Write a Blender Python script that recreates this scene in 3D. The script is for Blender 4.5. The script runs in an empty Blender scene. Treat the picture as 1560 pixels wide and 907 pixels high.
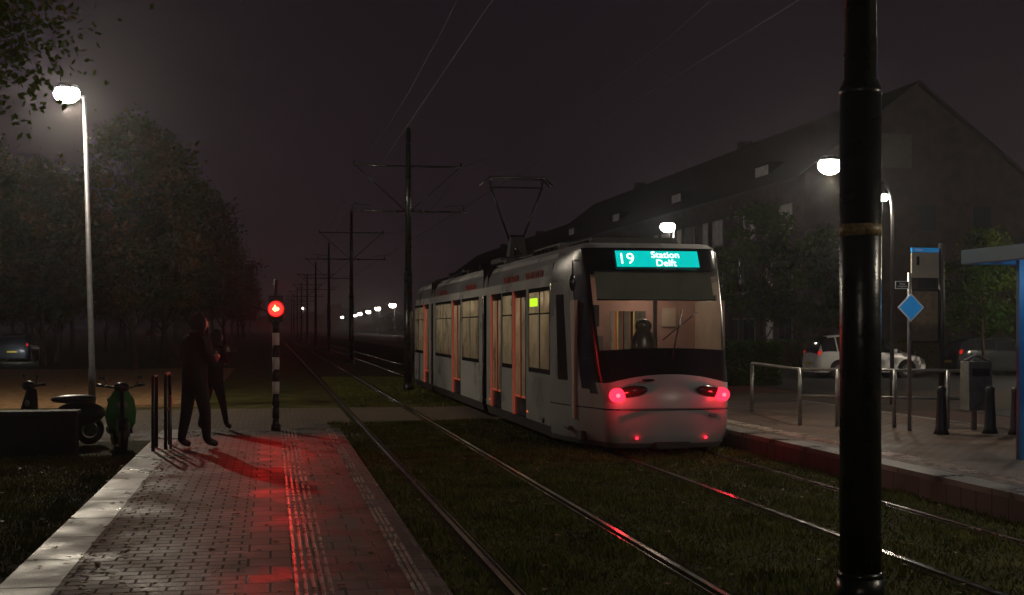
import bpy, math, random
from mathutils import Vector, Matrix
random.seed(7)
S=bpy.context.scene
# ------------------------------------------------------------------ helpers
def nodes(m):
    m.use_nodes=True; nt=m.node_tree; return nt, nt.nodes.get('Principled BSDF')
def mat(name,col,rough=.6,metal=0,em=None,es=0,var=.25,scale=3.0,bump=0,bscale=40,spec=.5,trans=0):
    m=bpy.data.materials.new(name); nt,b=nodes(m)
    b.inputs['Roughness'].default_value=rough; b.inputs['Metallic'].default_value=metal
    b.inputs['Specular IOR Level'].default_value=spec
    b.inputs['Base Color'].default_value=(*col,1)
    if var>0:
        g=nt.nodes.new('ShaderNodeNewGeometry'); n=nt.nodes.new('ShaderNodeTexNoise'); n.inputs['Scale'].default_value=scale; n.inputs['Detail'].default_value=6
        r=nt.nodes.new('ShaderNodeMapRange'); r.inputs['From Min'].default_value=.3; r.inputs['From Max'].default_value=.7
        r.inputs['To Min'].default_value=1-var; r.inputs['To Max'].default_value=1+var
        mx=nt.nodes.new('ShaderNodeVectorMath'); mx.operation='SCALE'; mx.inputs[0].default_value=col
        nt.links.new(g.outputs['Position'],n.inputs['Vector']); nt.links.new(n.outputs['Fac'],r.inputs['Value'])
        nt.links.new(r.outputs[0],mx.inputs['Scale']); nt.links.new(mx.outputs[0],b.inputs['Base Color'])
        r2=nt.nodes.new('ShaderNodeMapRange'); r2.inputs['To Min'].default_value=max(.05,rough-.15); r2.inputs['To Max'].default_value=min(1,rough+.15)
        nt.links.new(n.outputs['Fac'],r2.inputs['Value']); nt.links.new(r2.outputs[0],b.inputs['Roughness'])
    if bump>0:
        g2=nt.nodes.new('ShaderNodeNewGeometry'); n2=nt.nodes.new('ShaderNodeTexNoise'); n2.inputs['Scale'].default_value=bscale; n2.inputs['Detail'].default_value=5
        bp=nt.nodes.new('ShaderNodeBump'); bp.inputs['Strength'].default_value=bump; bp.inputs['Distance'].default_value=.02
        nt.links.new(g2.outputs['Position'],n2.inputs['Vector']); nt.links.new(n2.outputs['Fac'],bp.inputs['Height']); nt.links.new(bp.outputs[0],b.inputs['Normal'])
    if em:
        b.inputs['Emission Color'].default_value=(*em,1); b.inputs['Emission Strength'].default_value=es
    return m
def brickmat(name,c1,c2,mortar,bw,bh,rough=.45,rot=0,mort=.009,wall=False,bump=.8,wet=True):
    m=bpy.data.materials.new(name); nt,b=nodes(m)
    g=nt.nodes.new('ShaderNodeNewGeometry'); mp=nt.nodes.new('ShaderNodeMapping')
    if wall:
        s=nt.nodes.new('ShaderNodeSeparateXYZ'); c=nt.nodes.new('ShaderNodeCombineXYZ'); a=nt.nodes.new('ShaderNodeMath'); a.operation='ADD'
        nt.links.new(g.outputs['Position'],s.inputs[0]); nt.links.new(s.outputs[0],a.inputs[0]); nt.links.new(s.outputs[1],a.inputs[1])
        nt.links.new(a.outputs[0],c.inputs[0]); nt.links.new(s.outputs[2],c.inputs[1]); nt.links.new(c.outputs[0],mp.inputs[0])
    else: nt.links.new(g.outputs['Position'],mp.inputs[0])
    mp.inputs['Rotation'].default_value=(0,0,rot)
    t=nt.nodes.new('ShaderNodeTexBrick'); t.inputs['Scale'].default_value=1; t.inputs['Brick Width'].default_value=bw; t.inputs['Row Height'].default_value=bh
    t.inputs['Mortar Size'].default_value=mort; t.inputs['Color1'].default_value=(*c1,1); t.inputs['Color2'].default_value=(*c2,1); t.inputs['Mortar'].default_value=(*mortar,1)
    t.inputs['Mortar Smooth'].default_value=.4
    nt.links.new(mp.outputs[0],t.inputs['Vector'])
    n=nt.nodes.new('ShaderNodeTexNoise'); n.inputs['Scale'].default_value=1.7; n.inputs['Detail'].default_value=8; nt.links.new(g.outputs['Position'],n.inputs['Vector'])
    r=nt.nodes.new('ShaderNodeMapRange'); r.inputs['From Min'].default_value=.3; r.inputs['From Max'].default_value=.7; r.inputs['To Min'].default_value=.4; r.inputs['To Max'].default_value=1.45
    nt.links.new(n.outputs['Fac'],r.inputs['Value'])
    mx=nt.nodes.new('ShaderNodeVectorMath'); mx.operation='SCALE'; nt.links.new(t.outputs['Color'],mx.inputs[0]); nt.links.new(r.outputs[0],mx.inputs['Scale']); nt.links.new(mx.outputs[0],b.inputs['Base Color'])
    if wet:
        r2=nt.nodes.new('ShaderNodeMapRange'); r2.inputs['From Min'].default_value=.35; r2.inputs['From Max'].default_value=.65; r2.inputs['To Min'].default_value=rough-.12; r2.inputs['To Max'].default_value=rough+.25
        nt.links.new(n.outputs['Fac'],r2.inputs['Value'])
        mo=nt.nodes.new('ShaderNodeMath'); mo.operation='MULTIPLY_ADD'; mo.inputs[1].default_value=.25; nt.links.new(t.outputs['Fac'],mo.inputs[0]); nt.links.new(r2.outputs[0],mo.inputs[2]); nt.links.new(mo.outputs[0],b.inputs['Roughness'])
    else: b.inputs['Roughness'].default_value=rough
    n3=nt.nodes.new('ShaderNodeTexNoise'); n3.inputs['Scale'].default_value=60; nt.links.new(g.outputs['Position'],n3.inputs['Vector'])
    ad=nt.nodes.new('ShaderNodeMath'); ad.operation='MULTIPLY_ADD'; ad.inputs[1].default_value=-1; nt.links.new(t.outputs['Fac'],ad.inputs[0])
    m3=nt.nodes.new('ShaderNodeMath'); m3.operation='MULTIPLY'; m3.inputs[1].default_value=.9; nt.links.new(n3.outputs['Fac'],m3.inputs[0]); nt.links.new(m3.outputs[0],ad.inputs[2])
    bp=nt.nodes.new('ShaderNodeBump'); bp.inputs['Strength'].default_value=bump; bp.inputs['Distance'].default_value=.006
    nt.links.new(ad.outputs[0],bp.inputs['Height']); nt.links.new(bp.outputs[0],b.inputs['Normal'])
    return m
def emat(name,col,s):
    m=bpy.data.materials.new(name); m.use_nodes=True; nt=m.node_tree; nt.nodes.clear()
    e=nt.nodes.new('ShaderNodeEmission'); e.inputs[0].default_value=(*col,1); e.inputs[1].default_value=s
    o=nt.nodes.new('ShaderNodeOutputMaterial'); nt.links.new(e.outputs[0],o.inputs[0]); return m
def glassmat(name,tint,rough=.04,refl=.45,fog=0):
    m=bpy.data.materials.new(name); m.use_nodes=True; nt=m.node_tree; nt.nodes.clear()
    t=nt.nodes.new('ShaderNodeBsdfTransparent'); t.inputs[0].default_value=(*tint,1)
    g=nt.nodes.new('ShaderNodeBsdfGlossy'); g.inputs['Roughness'].default_value=rough
    lw=nt.nodes.new('ShaderNodeLayerWeight'); lw.inputs['Blend'].default_value=.5
    pw=nt.nodes.new('ShaderNodeMath'); pw.operation='POWER'; pw.inputs[1].default_value=4; nt.links.new(lw.outputs['Facing'],pw.inputs[0])
    f=nt.nodes.new('ShaderNodeMath'); f.operation='MULTIPLY_ADD'; f.inputs[1].default_value=refl; f.inputs[2].default_value=.04; nt.links.new(pw.outputs[0],f.inputs[0])
    mx=nt.nodes.new('ShaderNodeMixShader'); o=nt.nodes.new('ShaderNodeOutputMaterial')
    src=t.outputs[0]
    if fog>0:
        tl=nt.nodes.new('ShaderNodeBsdfTranslucent'); tl.inputs[0].default_value=(.8,.76,.66,1); m2=nt.nodes.new('ShaderNodeMixShader')
        ge=nt.nodes.new('ShaderNodeNewGeometry'); n=nt.nodes.new('ShaderNodeTexNoise'); n.inputs['Scale'].default_value=2.2; n.inputs['Detail'].default_value=5; nt.links.new(ge.outputs['Position'],n.inputs['Vector'])
        r=nt.nodes.new('ShaderNodeMapRange'); r.inputs['From Min'].default_value=.3; r.inputs['From Max'].default_value=.7; r.inputs['To Min'].default_value=fog*.6; r.inputs['To Max'].default_value=min(1,fog*1.4)
        nt.links.new(n.outputs['Fac'],r.inputs['Value']); nt.links.new(r.outputs[0],m2.inputs[0]); nt.links.new(t.outputs[0],m2.inputs[1]); nt.links.new(tl.outputs[0],m2.inputs[2]); src=m2.outputs[0]
    nt.links.new(f.outputs[0],mx.inputs[0]); nt.links.new(src,mx.inputs[1]); nt.links.new(g.outputs[0],mx.inputs[2]); nt.links.new(mx.outputs[0],o.inputs[0]); return m
class MB:
    def __init__(s): s.v=[]; s.f=[]; s.m=[]; s.mats=[]; s.sm=[]
    def mi(s,m):
        if m not in s.mats: s.mats.append(m)
        return s.mats.index(m)
    def face(s,pts,m,sm=False):
        b=len(s.v); s.v+= [tuple(p) for p in pts]; s.f.append(tuple(range(b,b+len(pts)))); s.m.append(s.mi(m)); s.sm.append(sm)
    def box(s,a,b,m,rot=None,piv=None,taper=None):
        x0,y0,z0=a; x1,y1,z1=b
        P=[(x0,y0,z0),(x1,y0,z0),(x1,y1,z0),(x0,y1,z0),(x0,y0,z1),(x1,y0,z1),(x1,y1,z1),(x0,y1,z1)]
        P=[Vector(p) for p in P]
        if taper:
            c=Vector(((x0+x1)/2,(y0+y1)/2,0))
            for i in range(4,8):
                P[i].x=c.x+(P[i].x-c.x)*taper[0]; P[i].y=c.y+(P[i].y-c.y)*taper[1]
        if rot is not None:
            pv=Vector(piv) if piv else (Vector(a)+Vector(b))/2
            P=[rot@(p-pv)+pv for p in P]
        k=len(s.v); s.v+=[tuple(p) for p in P]
        for f in [(0,3,2,1),(4,5,6,7),(0,1,5,4),(1,2,6,5),(2,3,7,6),(3,0,4,7)]:
            s.f.append(tuple(k+i for i in f)); s.m.append(s.mi(m)); s.sm.append(False)
    def tube(s,pts,rad,m,n=10,cap=True,sm=True):
        pts=[Vector(p) for p in pts]
        if not isinstance(rad,(list,tuple)): rad=[rad]*len(pts)
        k=len(s.v); mi=s.mi(m); up=None
        for i,p in enumerate(pts):
            d=(pts[min(i+1,len(pts)-1)]-pts[max(i-1,0)]).normalized()
            if up is None:
                up=Vector((0,0,1)) if abs(d.z)<.9 else Vector((1,0,0))
            u=d.cross(up).normalized(); w=u.cross(d).normalized(); up=w
            for j in range(n):
                a=2*math.pi*j/n; q=p+(u*math.cos(a)+w*math.sin(a))*rad[i]; s.v.append(tuple(q))
        for i in range(len(pts)-1):
            for j in range(n):
                a=k+i*n+j; b=k+i*n+(j+1)%n; s.f.append((a,b,b+n,a+n)); s.m.append(mi); s.sm.append(sm)
        if cap:
            s.f.append(tuple(k+j for j in range(n))[::-1]); s.m.append(mi); s.sm.append(False)
            e=k+(len(pts)-1)*n; s.f.append(tuple(e+j for j in range(n))); s.m.append(mi); s.sm.append(False)
    def ell(s,c,r,m,nu=14,nv=8,rot=None,fn=None):
        k=len(s.v); mi=s.mi(m); c=Vector(c)
        for i in range(nv+1):
            t=math.pi*i/nv
            for j in range(nu):
                a=2*math.pi*j/nu; q=Vector((r[0]*math.sin(t)*math.cos(a),r[1]*math.sin(t)*math.sin(a),r[2]*math.cos(t)))
                if fn: q=fn(q)
                if rot is not None: q=rot@q
                s.v.append(tuple(c+q))
        for i in range(nv):
            for j in range(nu):
                a=k+i*nu+j; b=k+i*nu+(j+1)%nu; s.f.append((a,a+nu,b+nu,b)); s.m.append(mi); s.sm.append(True)
    def torus(s,c,R,r,m,axis='x',n=22,k2=8):
        c=Vector(c); k=len(s.v); mi=s.mi(m)
        for i in range(n):
            a=2*math.pi*i/n
            for j in range(k2):
                b=2*math.pi*j/k2; rr=R+r*math.cos(b); h=r*math.sin(b)
                q=(h,rr*math.cos(a),rr*math.sin(a)) if axis=='x' else (rr*math.cos(a),h,rr*math.sin(a))
                s.v.append(tuple(c+Vector(q)))
        for i in range(n):
            for j in range(k2):
                s.f.append((k+i*k2+j,k+((i+1)%n)*k2+j,k+((i+1)%n)*k2+(j+1)%k2,k+i*k2+(j+1)%k2)); s.m.append(mi); s.sm.append(True)
    def mesh(s,name):
        me=bpy.data.meshes.new(name); me.from_pydata(s.v,[],s.f)
        for m in s.mats: me.materials.append(m)
        me.polygons.foreach_set('material_index',s.m); me.polygons.foreach_set('use_smooth',s.sm); me.update(); return me
    def obj(s,name,parent=None,loc=None,rot=None,bevel=0):
        o=bpy.data.objects.new(name,s.mesh(name)); S.collection.objects.link(o)
        if parent: o.parent=parent
        if loc: o.location=loc
        if rot: o.rotation_euler=rot
        if bevel:
            b=o.modifiers.new('bevel','BEVEL'); b.width=bevel; b.segments=2; b.limit_method='ANGLE'
        return o
def empty(name,loc=(0,0,0),rot=(0,0,0)):
    o=bpy.data.objects.new(name,None); S.collection.objects.link(o); o.location=loc; o.rotation_euler=rot; o.empty_display_size=.3; return o
def point(name,loc,power,col,r=.1,parent=None,spot=None,blend=.6,rot=None):
    l=bpy.data.lights.new(name,'SPOT' if spot else 'POINT'); l.energy=power; l.color=col; l.shadow_soft_size=r
    if spot: l.spot_size=spot; l.spot_blend=blend
    o=bpy.data.objects.new(name,l); S.collection.objects.link(o); o.location=loc
    if rot: o.rotation_euler=rot
    if parent: o.parent=parent
    return o
rnd=random.uniform
# ------------------------------------------------------------------ camera
cam=bpy.data.cameras.new('camera'); co=bpy.data.objects.new('camera',cam); S.collection.objects.link(co)
co.location=(0,0,1.885); co.rotation_euler=(math.radians(90),0,math.radians(-10.42))
cam.sensor_width=36; cam.lens=46.15; cam.shift_y=.0292; cam.clip_end=4000; cam.clip_start=.05
S.camera=co
S.view_settings.view_transform='Standard'
try: S.view_settings.look='None'
except: pass
S.view_settings.exposure=0
# ------------------------------------------------------------------ world
w=bpy.data.worlds.new('World'); S.world=w; w.use_nodes=True; nt=w.node_tree; nt.nodes.clear()
tc=nt.nodes.new('ShaderNodeTexCoord'); sp=nt.nodes.new('ShaderNodeSeparateXYZ'); cr=nt.nodes.new('ShaderNodeValToRGB')
cr.color_ramp.elements[0].position=0; cr.color_ramp.elements[0].color=(.0150,.0094,.0120,1)
cr.color_ramp.elements[1].position=.4; cr.color_ramp.elements[1].color=(.0086,.0058,.0080,1)
nz=nt.nodes.new('ShaderNodeTexNoise'); nz.inputs['Scale'].default_value=2.2; nz.inputs['Detail'].default_value=3
mr=nt.nodes.new('ShaderNodeMapRange'); mr.inputs['To Min'].default_value=.8; mr.inputs['To Max'].default_value=1.2
bg=nt.nodes.new('ShaderNodeBackground'); ow=nt.nodes.new('ShaderNodeOutputWorld')
nt.links.new(tc.outputs['Generated'],sp.inputs[0]); nt.links.new(sp.outputs[2],cr.inputs[0]); nt.links.new(tc.outputs['Generated'],nz.inputs['Vector'])
nt.links.new(nz.outputs['Fac'],mr.inputs['Value']); nt.links.new(mr.outputs[0],bg.inputs['Strength']); nt.links.new(cr.outputs[0],bg.inputs['Color']); nt.links.new(bg.outputs[0],ow.inputs[0])
# ------------------------------------------------------------------ materials
M_grass=mat('grass_ground',(.050,.050,.013),.9,var=.6,scale=1.3,bump=1,bscale=25,spec=.1)
M_blade=mat('grass_blades',(.095,.105,.020),.7,var=.5,scale=2,spec=.12)
M_verge=mat('leafy_verge',(.22,.130,.065),.85,var=.5,scale=4,bump=1,bscale=15,spec=.1)
M_paver=brickmat('brown_brick_pavers',(.165,.100,.068),(.105,.064,.046),(.032,.023,.016),.21,.14,.52,rot=0,mort=.010)
M_redp=brickmat('red_pavers',(.20,.060,.040),(.15,.047,.034),(.04,.02,.015),.30,.30,.48,rot=0,mort=.010)
M_edge=brickmat('edge_slabs',(.11,.075,.062),(.08,.058,.050),(.025,.018,.015),.3,.3,.48,rot=0,mort=.010)
M_kerb=brickmat('concrete_kerb',(.25,.225,.195),(.18,.165,.145),(.04,.035,.03),1.0,1.0,.38,rot=math.pi/2,mort=.012)
M_rib=mat('tactile_rib',(.42,.36,.31),.28,var=.5,scale=5)
M_cross=brickmat('crossing_pavers',(.11,.075,.048),(.08,.057,.038),(.02,.018,.014),.21,.105,.7)
M_asph=mat('asphalt',(.05,.05,.052),.6,var=.3,scale=2,bump=.6,bscale=80)
M_bike=mat('red_asphalt',(.14,.05,.04),.65,var=.3,scale=2,bump=.5,bscale=80)
M_rail=mat('rail_steel',(.50,.47,.43),.20,1,var=.3,scale=5)
M_railbed=mat('rail_groove_fill',(.030,.030,.014),1.0,var=.4,scale=4,spec=.02)
M_mast=mat('mast_green_black',(.009,.013,.011),.30,0,var=.3,scale=6,bump=.15,bscale=20)
M_black=mat('black_paint',(.02,.02,.022),.45,var=.2)
M_blkp=mat('black_plastic',(.012,.012,.013),.35,var=.2)
M_white=mat('white_paint',(.75,.74,.70),.5,var=.1)
M_galv=mat('galvanised_steel',(.30,.30,.29),.38,.7,var=.25,scale=8)
M_pole=mat('lamp_post_paint',(.085,.085,.09),.35,.2,var=.25,scale=8)
M_bark=mat('bark',(.06,.045,.03),.9,var=.4,scale=6,bump=1,bscale=14,spec=.1)
M_wire=mat('wire',(.01,.01,.01),.6,var=0)
M_conc=mat('concrete',(.20,.19,.17),.7,var=.3,scale=3,bump=.4)
def leafmat(name,c1,c2,p=.45):
    m=bpy.data.materials.new(name); nt,b=nodes(m)
    g=nt.nodes.new('ShaderNodeNewGeometry'); n=nt.nodes.new('ShaderNodeTexNoise'); n.inputs['Scale'].default_value=.55; n.inputs['Detail'].default_value=6
    r=nt.nodes.new('ShaderNodeValToRGB'); r.color_ramp.elements[0].position=p; r.color_ramp.elements[0].color=(*c1,1); r.color_ramp.elements[1].position=p+.2; r.color_ramp.elements[1].color=(*c2,1)
    nt.links.new(g.outputs['Position'],n.inputs['Vector']); nt.links.new(n.outputs['Fac'],r.inputs[0]); nt.links.new(r.outputs[0],b.inputs['Base Color']); b.inputs['Roughness'].default_value=.8
    b.inputs['Specular IOR Level'].default_value=.03
    b2=nt.nodes.new('ShaderNodeBsdfTranslucent'); nt.links.new(r.outputs[0],b2.inputs[0]); mx=nt.nodes.new('ShaderNodeMixShader'); mx.inputs[0].default_value=.35
    o=nt.nodes.get('Material Output'); nt.links.new(b.outputs[0],mx.inputs[1]); nt.links.new(b2.outputs[0],mx.inputs[2]); nt.links.new(mx.outputs[0],o.inputs[0]); return m
M_leaf=leafmat('autumn_leaves',(.052,.080,.008),(.19,.095,.010),.50)
M_leafg=leafmat('green_leaves',(.035,.080,.010),(.08,.11,.015))
L_lamp=emat('lamp_lens_glow',(1,.95,.86),60)
L_far=emat('lamp_lens_glow_far',(1,.88,.70),30)
# ------------------------------------------------------------------ ground
def sheet(name,x0,x1,y0,y1,z,m):
    b=MB(); b.face([(x0,y0,z),(x1,y0,z),(x1,y1,z),(x0,y1,z)],m); return b.obj(name)
sheet('ground',-1500,1500,-300,2500,0,M_grass)
b=MB()
for x0,x1,y0,y1 in [(-30,1.55,22.5,31.0),(1.55,7.0,26.5,31.0),(7.0,9,27.5,31)]:
    b.face([(x0,y0,.004),(x1,y0,.004),(x1,y1,.004),(x0,y1,.004)],M_cross)
b.obj('crossing_pavement')
sheet('leafy_verge',-40,-1.6,32,62,.004,M_verge)
sheet('cycle_path',11.8,15.2,-40,400,.008,M_bike)
sheet('road',15.4,30,-60,900,.004,M_asph)
sheet('pavement',9.004,40,27.5,36,.012,M_cross)
pl=empty('tram_platform')
b=MB(); Z=.28
Y0,Y1=-6,21.2
b.box((-1.62,Y0,-.1),(1.06,Y1,Z-.012),M_conc)
b.box((-1.66,Y0,0),(-1.30,Y1,Z),M_kerb)
for x0,x1,m in [(-1.30,-.163,M_paver),(-.163,.128,M_redp),(.40,.70,M_edge),(.70,.96,M_redp)]:
    b.face([(x0,Y0,Z-.004),(x1,Y0,Z-.004),(x1,Y1,Z-.004),(x0,Y1,Z-.004)],m)
b.face([(.128,Y0,Z-.004),(.40,Y0,Z-.004),(.40,Y1,Z-.004),(.128,Y1,Z-.004)],M_edge)
b.box((.96,Y0,0),(1.08,Y1,Z-.002),M_edge)
b.obj('platform_body',pl)
b=MB()
for x0,x1,m in [(-1.66,-1.30,M_kerb),(-1.30,1.08,M_paver)]:
    b.face([(x0,Y1,Z-.004),(x1,Y1,Z-.004),(x1,Y1+3,.008),(x0,Y1+3,.008)],m)
b.face([(1.08,Y1,Z),(1.08,Y1,0),(1.08,Y1+3,0.008)],M_conc); b.face([(-1.66,Y1,Z),(-1.66,Y1,0),(-1.66,Y1+3,.008)],M_conc)
b.obj('end_ramp',pl)
b=MB()
yy=Y0
while yy<Y1-.3:
    for i in range(5):
        x=.146+i*.052+rnd(-.0015,.0015)
        b.box((x,yy+.002,Z-.004),(x+.028,yy+.298,Z+.003+rnd(-.0008,.0008)),M_rib,taper=(.6,1))
    yy+=.30
b.obj('tactile_strip',pl)
b=MB(); yy=Y0
while yy<Y1-.3:
    for i in range(3):
        x=.858+i*.040
        b.box((x,yy+.01,Z-.004),(x+.026,yy+.135,Z+.006),M_rib,taper=(.5,.85))
    yy+=.15
b.obj('edge_tactile_strip',pl)
pr=empty('tram_platform')
b=MB(); b.box((7.11,-6,-.1),(11.4,27.5,Z-.012),M_conc)
b.box((7.07,-6,0),(7.12,27.5,Z-.062),M_edge)
b.box((7.07,-6,Z-.06),(7.40,27.5,Z),M_kerb)
b.face([(7.40,-6,Z-.004),(11.4,-6,Z-.004),(11.4,27.5,Z-.004),(7.40,27.5,Z-.004)],M_paver)
b.box((11.4,-6,0),(11.55,27.5,Z),M_kerb)
b.obj('platform_body',pr)
b=MB(); yy=Y0
while yy<27:
    for i in range(5):
        x=7.60+i*.055; b.box((x,yy+.002,Z-.004),(x+.028,yy+.298,Z+.003),M_rib,taper=(.6,1))
    yy+=.30
b.obj('tactile_strip',pr)
tr=empty('tram_track'); 
for cx in (2.412,5.735):
    b=MB()
    for sx in (-.7175,.7175):
        x=cx+sx; s=1 if sx<0 else -1
        b.box((x-.022,-20,-.02),(x+.022,500,.022),M_rail)
        b.box((x+s*.068-.006,-20,-.02),(x+s*.068+.006,500,.010),M_rail)
        b.box((x-.10,-20,-.02),(x+.10,500,.006),M_railbed)
    b.obj('rail_pair',tr)
def blades(name,n,regs,h=(.03,.075)):
    v=[];f=[]
    tot=sum(abs((r[1]-r[0])*(r[3]-r[2]))*r[4] for r in regs)
    for r in regs:
        k=int(n*abs((r[1]-r[0])*(r[3]-r[2]))*r[4]/tot)
        for _ in range(k):
            x=rnd(r[0],r[1]); y=rnd(r[2],r[3]); a=rnd(0,6.28); hh=rnd(*h)*(.5+.7*abs(math.sin(x*2.1+y*.7)*math.sin(y*1.3-x))); wd=.006+.002*y/10; i=len(v)
            v+=[(x-wd*math.cos(a),y-wd*math.sin(a),0),(x+wd*math.cos(a),y+wd*math.sin(a),0),(x+rnd(-.03,.03),y+rnd(-.03,.03),hh)]; f.append((i,i+1,i+2))
    me=bpy.data.meshes.new(name); me.from_pydata(v,[],f); me.materials.append(M_blade); o=bpy.data.objects.new(name,me); S.collection.objects.link(o)
blades('grass',125000,[(1.1,1.62,7,26,1),(1.80,3.02,7,26,1.3),(3.21,4.93,7,26.3,1.2),(5.12,6.34,7,26,1),(6.54,7.05,7,26,1),(-5,-1.7,7,20,1),(1.85,3,31,50,.3),(3.3,4.9,31,50,.3)])
b=MB(); ML=mat('fallen_leaf',(.18,.10,.03),.6,var=.5,scale=9)
for i in range(1100):
    if i<520: x=rnd(-1.64,1.05); y=rnd(7.5,21); z=Z+.004
    elif i<800: x=rnd(-4,-1.7); y=rnd(8,30); z=.03
    else: x=rnd(1.1,7); y=rnd(7.5,24); z=.04
    if i<520 and rnd(0,1)<.5: x=-1.3+abs(random.gauss(0,.25))
    r=rnd(.015,.036); a=rnd(0,6.3); 
    p=[(x+r*math.cos(a+t)*(1 if k%2 else .55),y+r*math.sin(a+t)*(1 if k%2 else .55),z+rnd(0,.014)) for k,t in enumerate([0,1.2,2.2,3.3,4.4,5.4])]
    b.face(p,ML)
b.obj('fallen_leaves')
# ------------------------------------------------------------------ masts
def mast(y,near=False):
    e=empty('overhead_line_mast',(3.92 if near else 4.04,y,0)); b=MB(); q=.138 if near else .124
    b.tube([(0,0,0),(0,0,3.5)],[q,q],M_mast,28); b.tube([(0,0,3.5),(0,0,3.56)],[q,q*.8],M_mast,28,cap=False); b.tube([(0,0,3.56),(0,0,7.8)],[q*.8,.078],M_mast,24)
    b.tube([(0,0,0),(0,0,.20)],[.158,.158],M_mast,24); b.tube([(0,0,.20),(0,0,.24)],[.158,q],M_mast,24)
    b.tube([(0,0,7.8),(0,0,7.86)],[.085,.03],M_mast,12)
    b.box((-.27,-.2,0),(.27,.2,.03),M_mast)
    b.obj('pole',e)
    b=MB()
    b.tube([(-1.65,0,6.7),(1.65,0,6.7)],.03,M_mast,8)
    b.tube([(-1.75,0,5.35),(1.75,0,5.35)],.028,M_mast,8)
    for s in (-1,1):
        b.tube([(s*1.55,0,6.68),(s*.08,0,5.35)],.018,M_mast,6)
        b.tube([(s*1.6,0,6.7),(s*1.6,0,6.82)],.04,M_mast,8)
        b.tube([(s*1.67,0,5.35),(s*1.67,0,5.52)],.02,M_mast,6)
        b.tube([(s*1.1,0,5.35),(s*1.1,0,5.5),(s*2.0,0,5.6)],.012,M_mast,6)
        b.tube([(s*.3,0,5.35),(s*.42,0,5.35)],.05,M_mast,8)
    b.obj('cross_arms',e)
    if near:
        b=MB(); mt=mat('label_yellow',(.22,.16,.06),.5,var=.6,scale=40); b.tube([(0,0,2.50),(0,0,2.58)],.141,mt,24); b.tube([(0,0,3.44),(0,0,3.5)],.142,M_mast,24); b.obj('number_band',e)
for i,y in enumerate([8.3,39.1,67.1,93.4,121,149,177,205,233,261]): mast(y,i==0)
wr=empty('overhead_wires'); b=MB()
for cx in (2.412,5.735):
    ys=[-20,8.3,39.1,67.1,93.4,121,149,177,205,233,261]
    b.tube([(cx,y,5.5) for y in ys],.006,M_wire,5)
    pts=[]
    for a,c in zip(ys[:-1],ys[1:]):
        for t in range(6): 
            u=t/6; pts.append((cx,a+(c-a)*u,6.75-1.0*4*u*(1-u)*.7))
    b.tube(pts,.005,M_wire,5)
b.obj('contact_wires',wr)
# ------------------------------------------------------------------ street lamps
def ramp_lamp(loc,h,arm,power,lean=0,color=(1,.86,.66),lens=(.26,.16,.10),curved=False,polemat=None,mat_l=None,r=.07,lt=True):
    e=empty('street_lamp',loc); pm=polemat or M_pole; b=MB(); ax,ay=arm
    if curved:
        pts=[(0,0,0),(0,0,h-.9)]
        for t in range(1,9):
            a=t/8*math.pi/2; pts.append((ax*(1-math.cos(a)),ay*(1-math.cos(a)),h-.9+.9*math.sin(a)))
        pts.append((ax*1.15,ay*1.15,h-.25)); tip=(ax*1.15,ay*1.15,h-.35)
        b.tube(pts,[r]+[r*.6]*(len(pts)-1),pm,12)
    else:
        b.tube([(0,0,0),(0,0,.9),(0,0,.92),(lean*h/7,0,h)],[r*1.25,r*1.25,r,r*.6],pm,14)
        b.tube([(lean*h/7,0,h-.03),(lean*h/7+ax,ay,h+.08)],[r*.5,r*.45],pm,8); tip=(lean*h/7+ax,ay,h+.02)
    b.obj('pole',e)
    b=MB()
    b.ell((tip[0],tip[1],tip[2]+lens[2]*.75),(lens[0]*.9,lens[1]*.9,lens[2]*.40),pm,16,8); b.obj('lamp_housing',e)
    b=MB(); b.ell((tip[0],tip[1],tip[2]),lens,mat_l or L_lamp,18,12); b.obj('lens',e)
    if lt: point('lamp_light',(tip[0],tip[1],tip[2]-lens[2]-.12),power,color,.10,e)
    return e
ramp_lamp((-4.15,32.3,0),7.35,(-.38,-.1),1150,lean=-.17,lens=(.30,.24,.22))
ramp_lamp((9.24,20.0,.28),4.2,(-.35,-.05),230,lens=(.19,.16,.145),r=.045,polemat=M_mast)
ramp_lamp((14.9,29.8,0),5.4,(-.22,-.05),70,curved=True,lens=(.13,.12,.10),r=.055)
ramp_lamp((18.7,59.5,0),6.6,(-.3,0),90,lens=(.36,.28,.26))
ramp_lamp((29,38,0),6.0,(-.3,0),1300)  # out of view to the right, added to light the parked cars
ramp_lamp((9.3,7.5,.28),4.25,(-.24,0),260,lens=(.20,.14,.10),r=.045,polemat=M_mast)  # outside the frame, added to light the tram's rear end
ramp_lamp((-3.6,-6,0),6.5,(.4,0),330)  # behind the camera, added to brighten the foreground paving
for D,X in [(323,30),(380,31),(458,34),(524,35.6),(600,38.5),(700,38)]:
    ramp_lamp((X,(D-.1805*X)/.9836,0),7.3,(-.5,0),0,lens=(.85,.6,.6),mat_l=L_far,lt=False)
for D,X,z in [(200,-38,5.3),(320,7.9,6.6),(330,-12,5.5),(220,-33,4.6),(250,-30,4.8)]:
    ramp_lamp((X,(D-.1805*X)/.9836,0),z,(-.3,0),0,lens=(.28,.2,.25),mat_l=L_far,lt=False)
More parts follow.
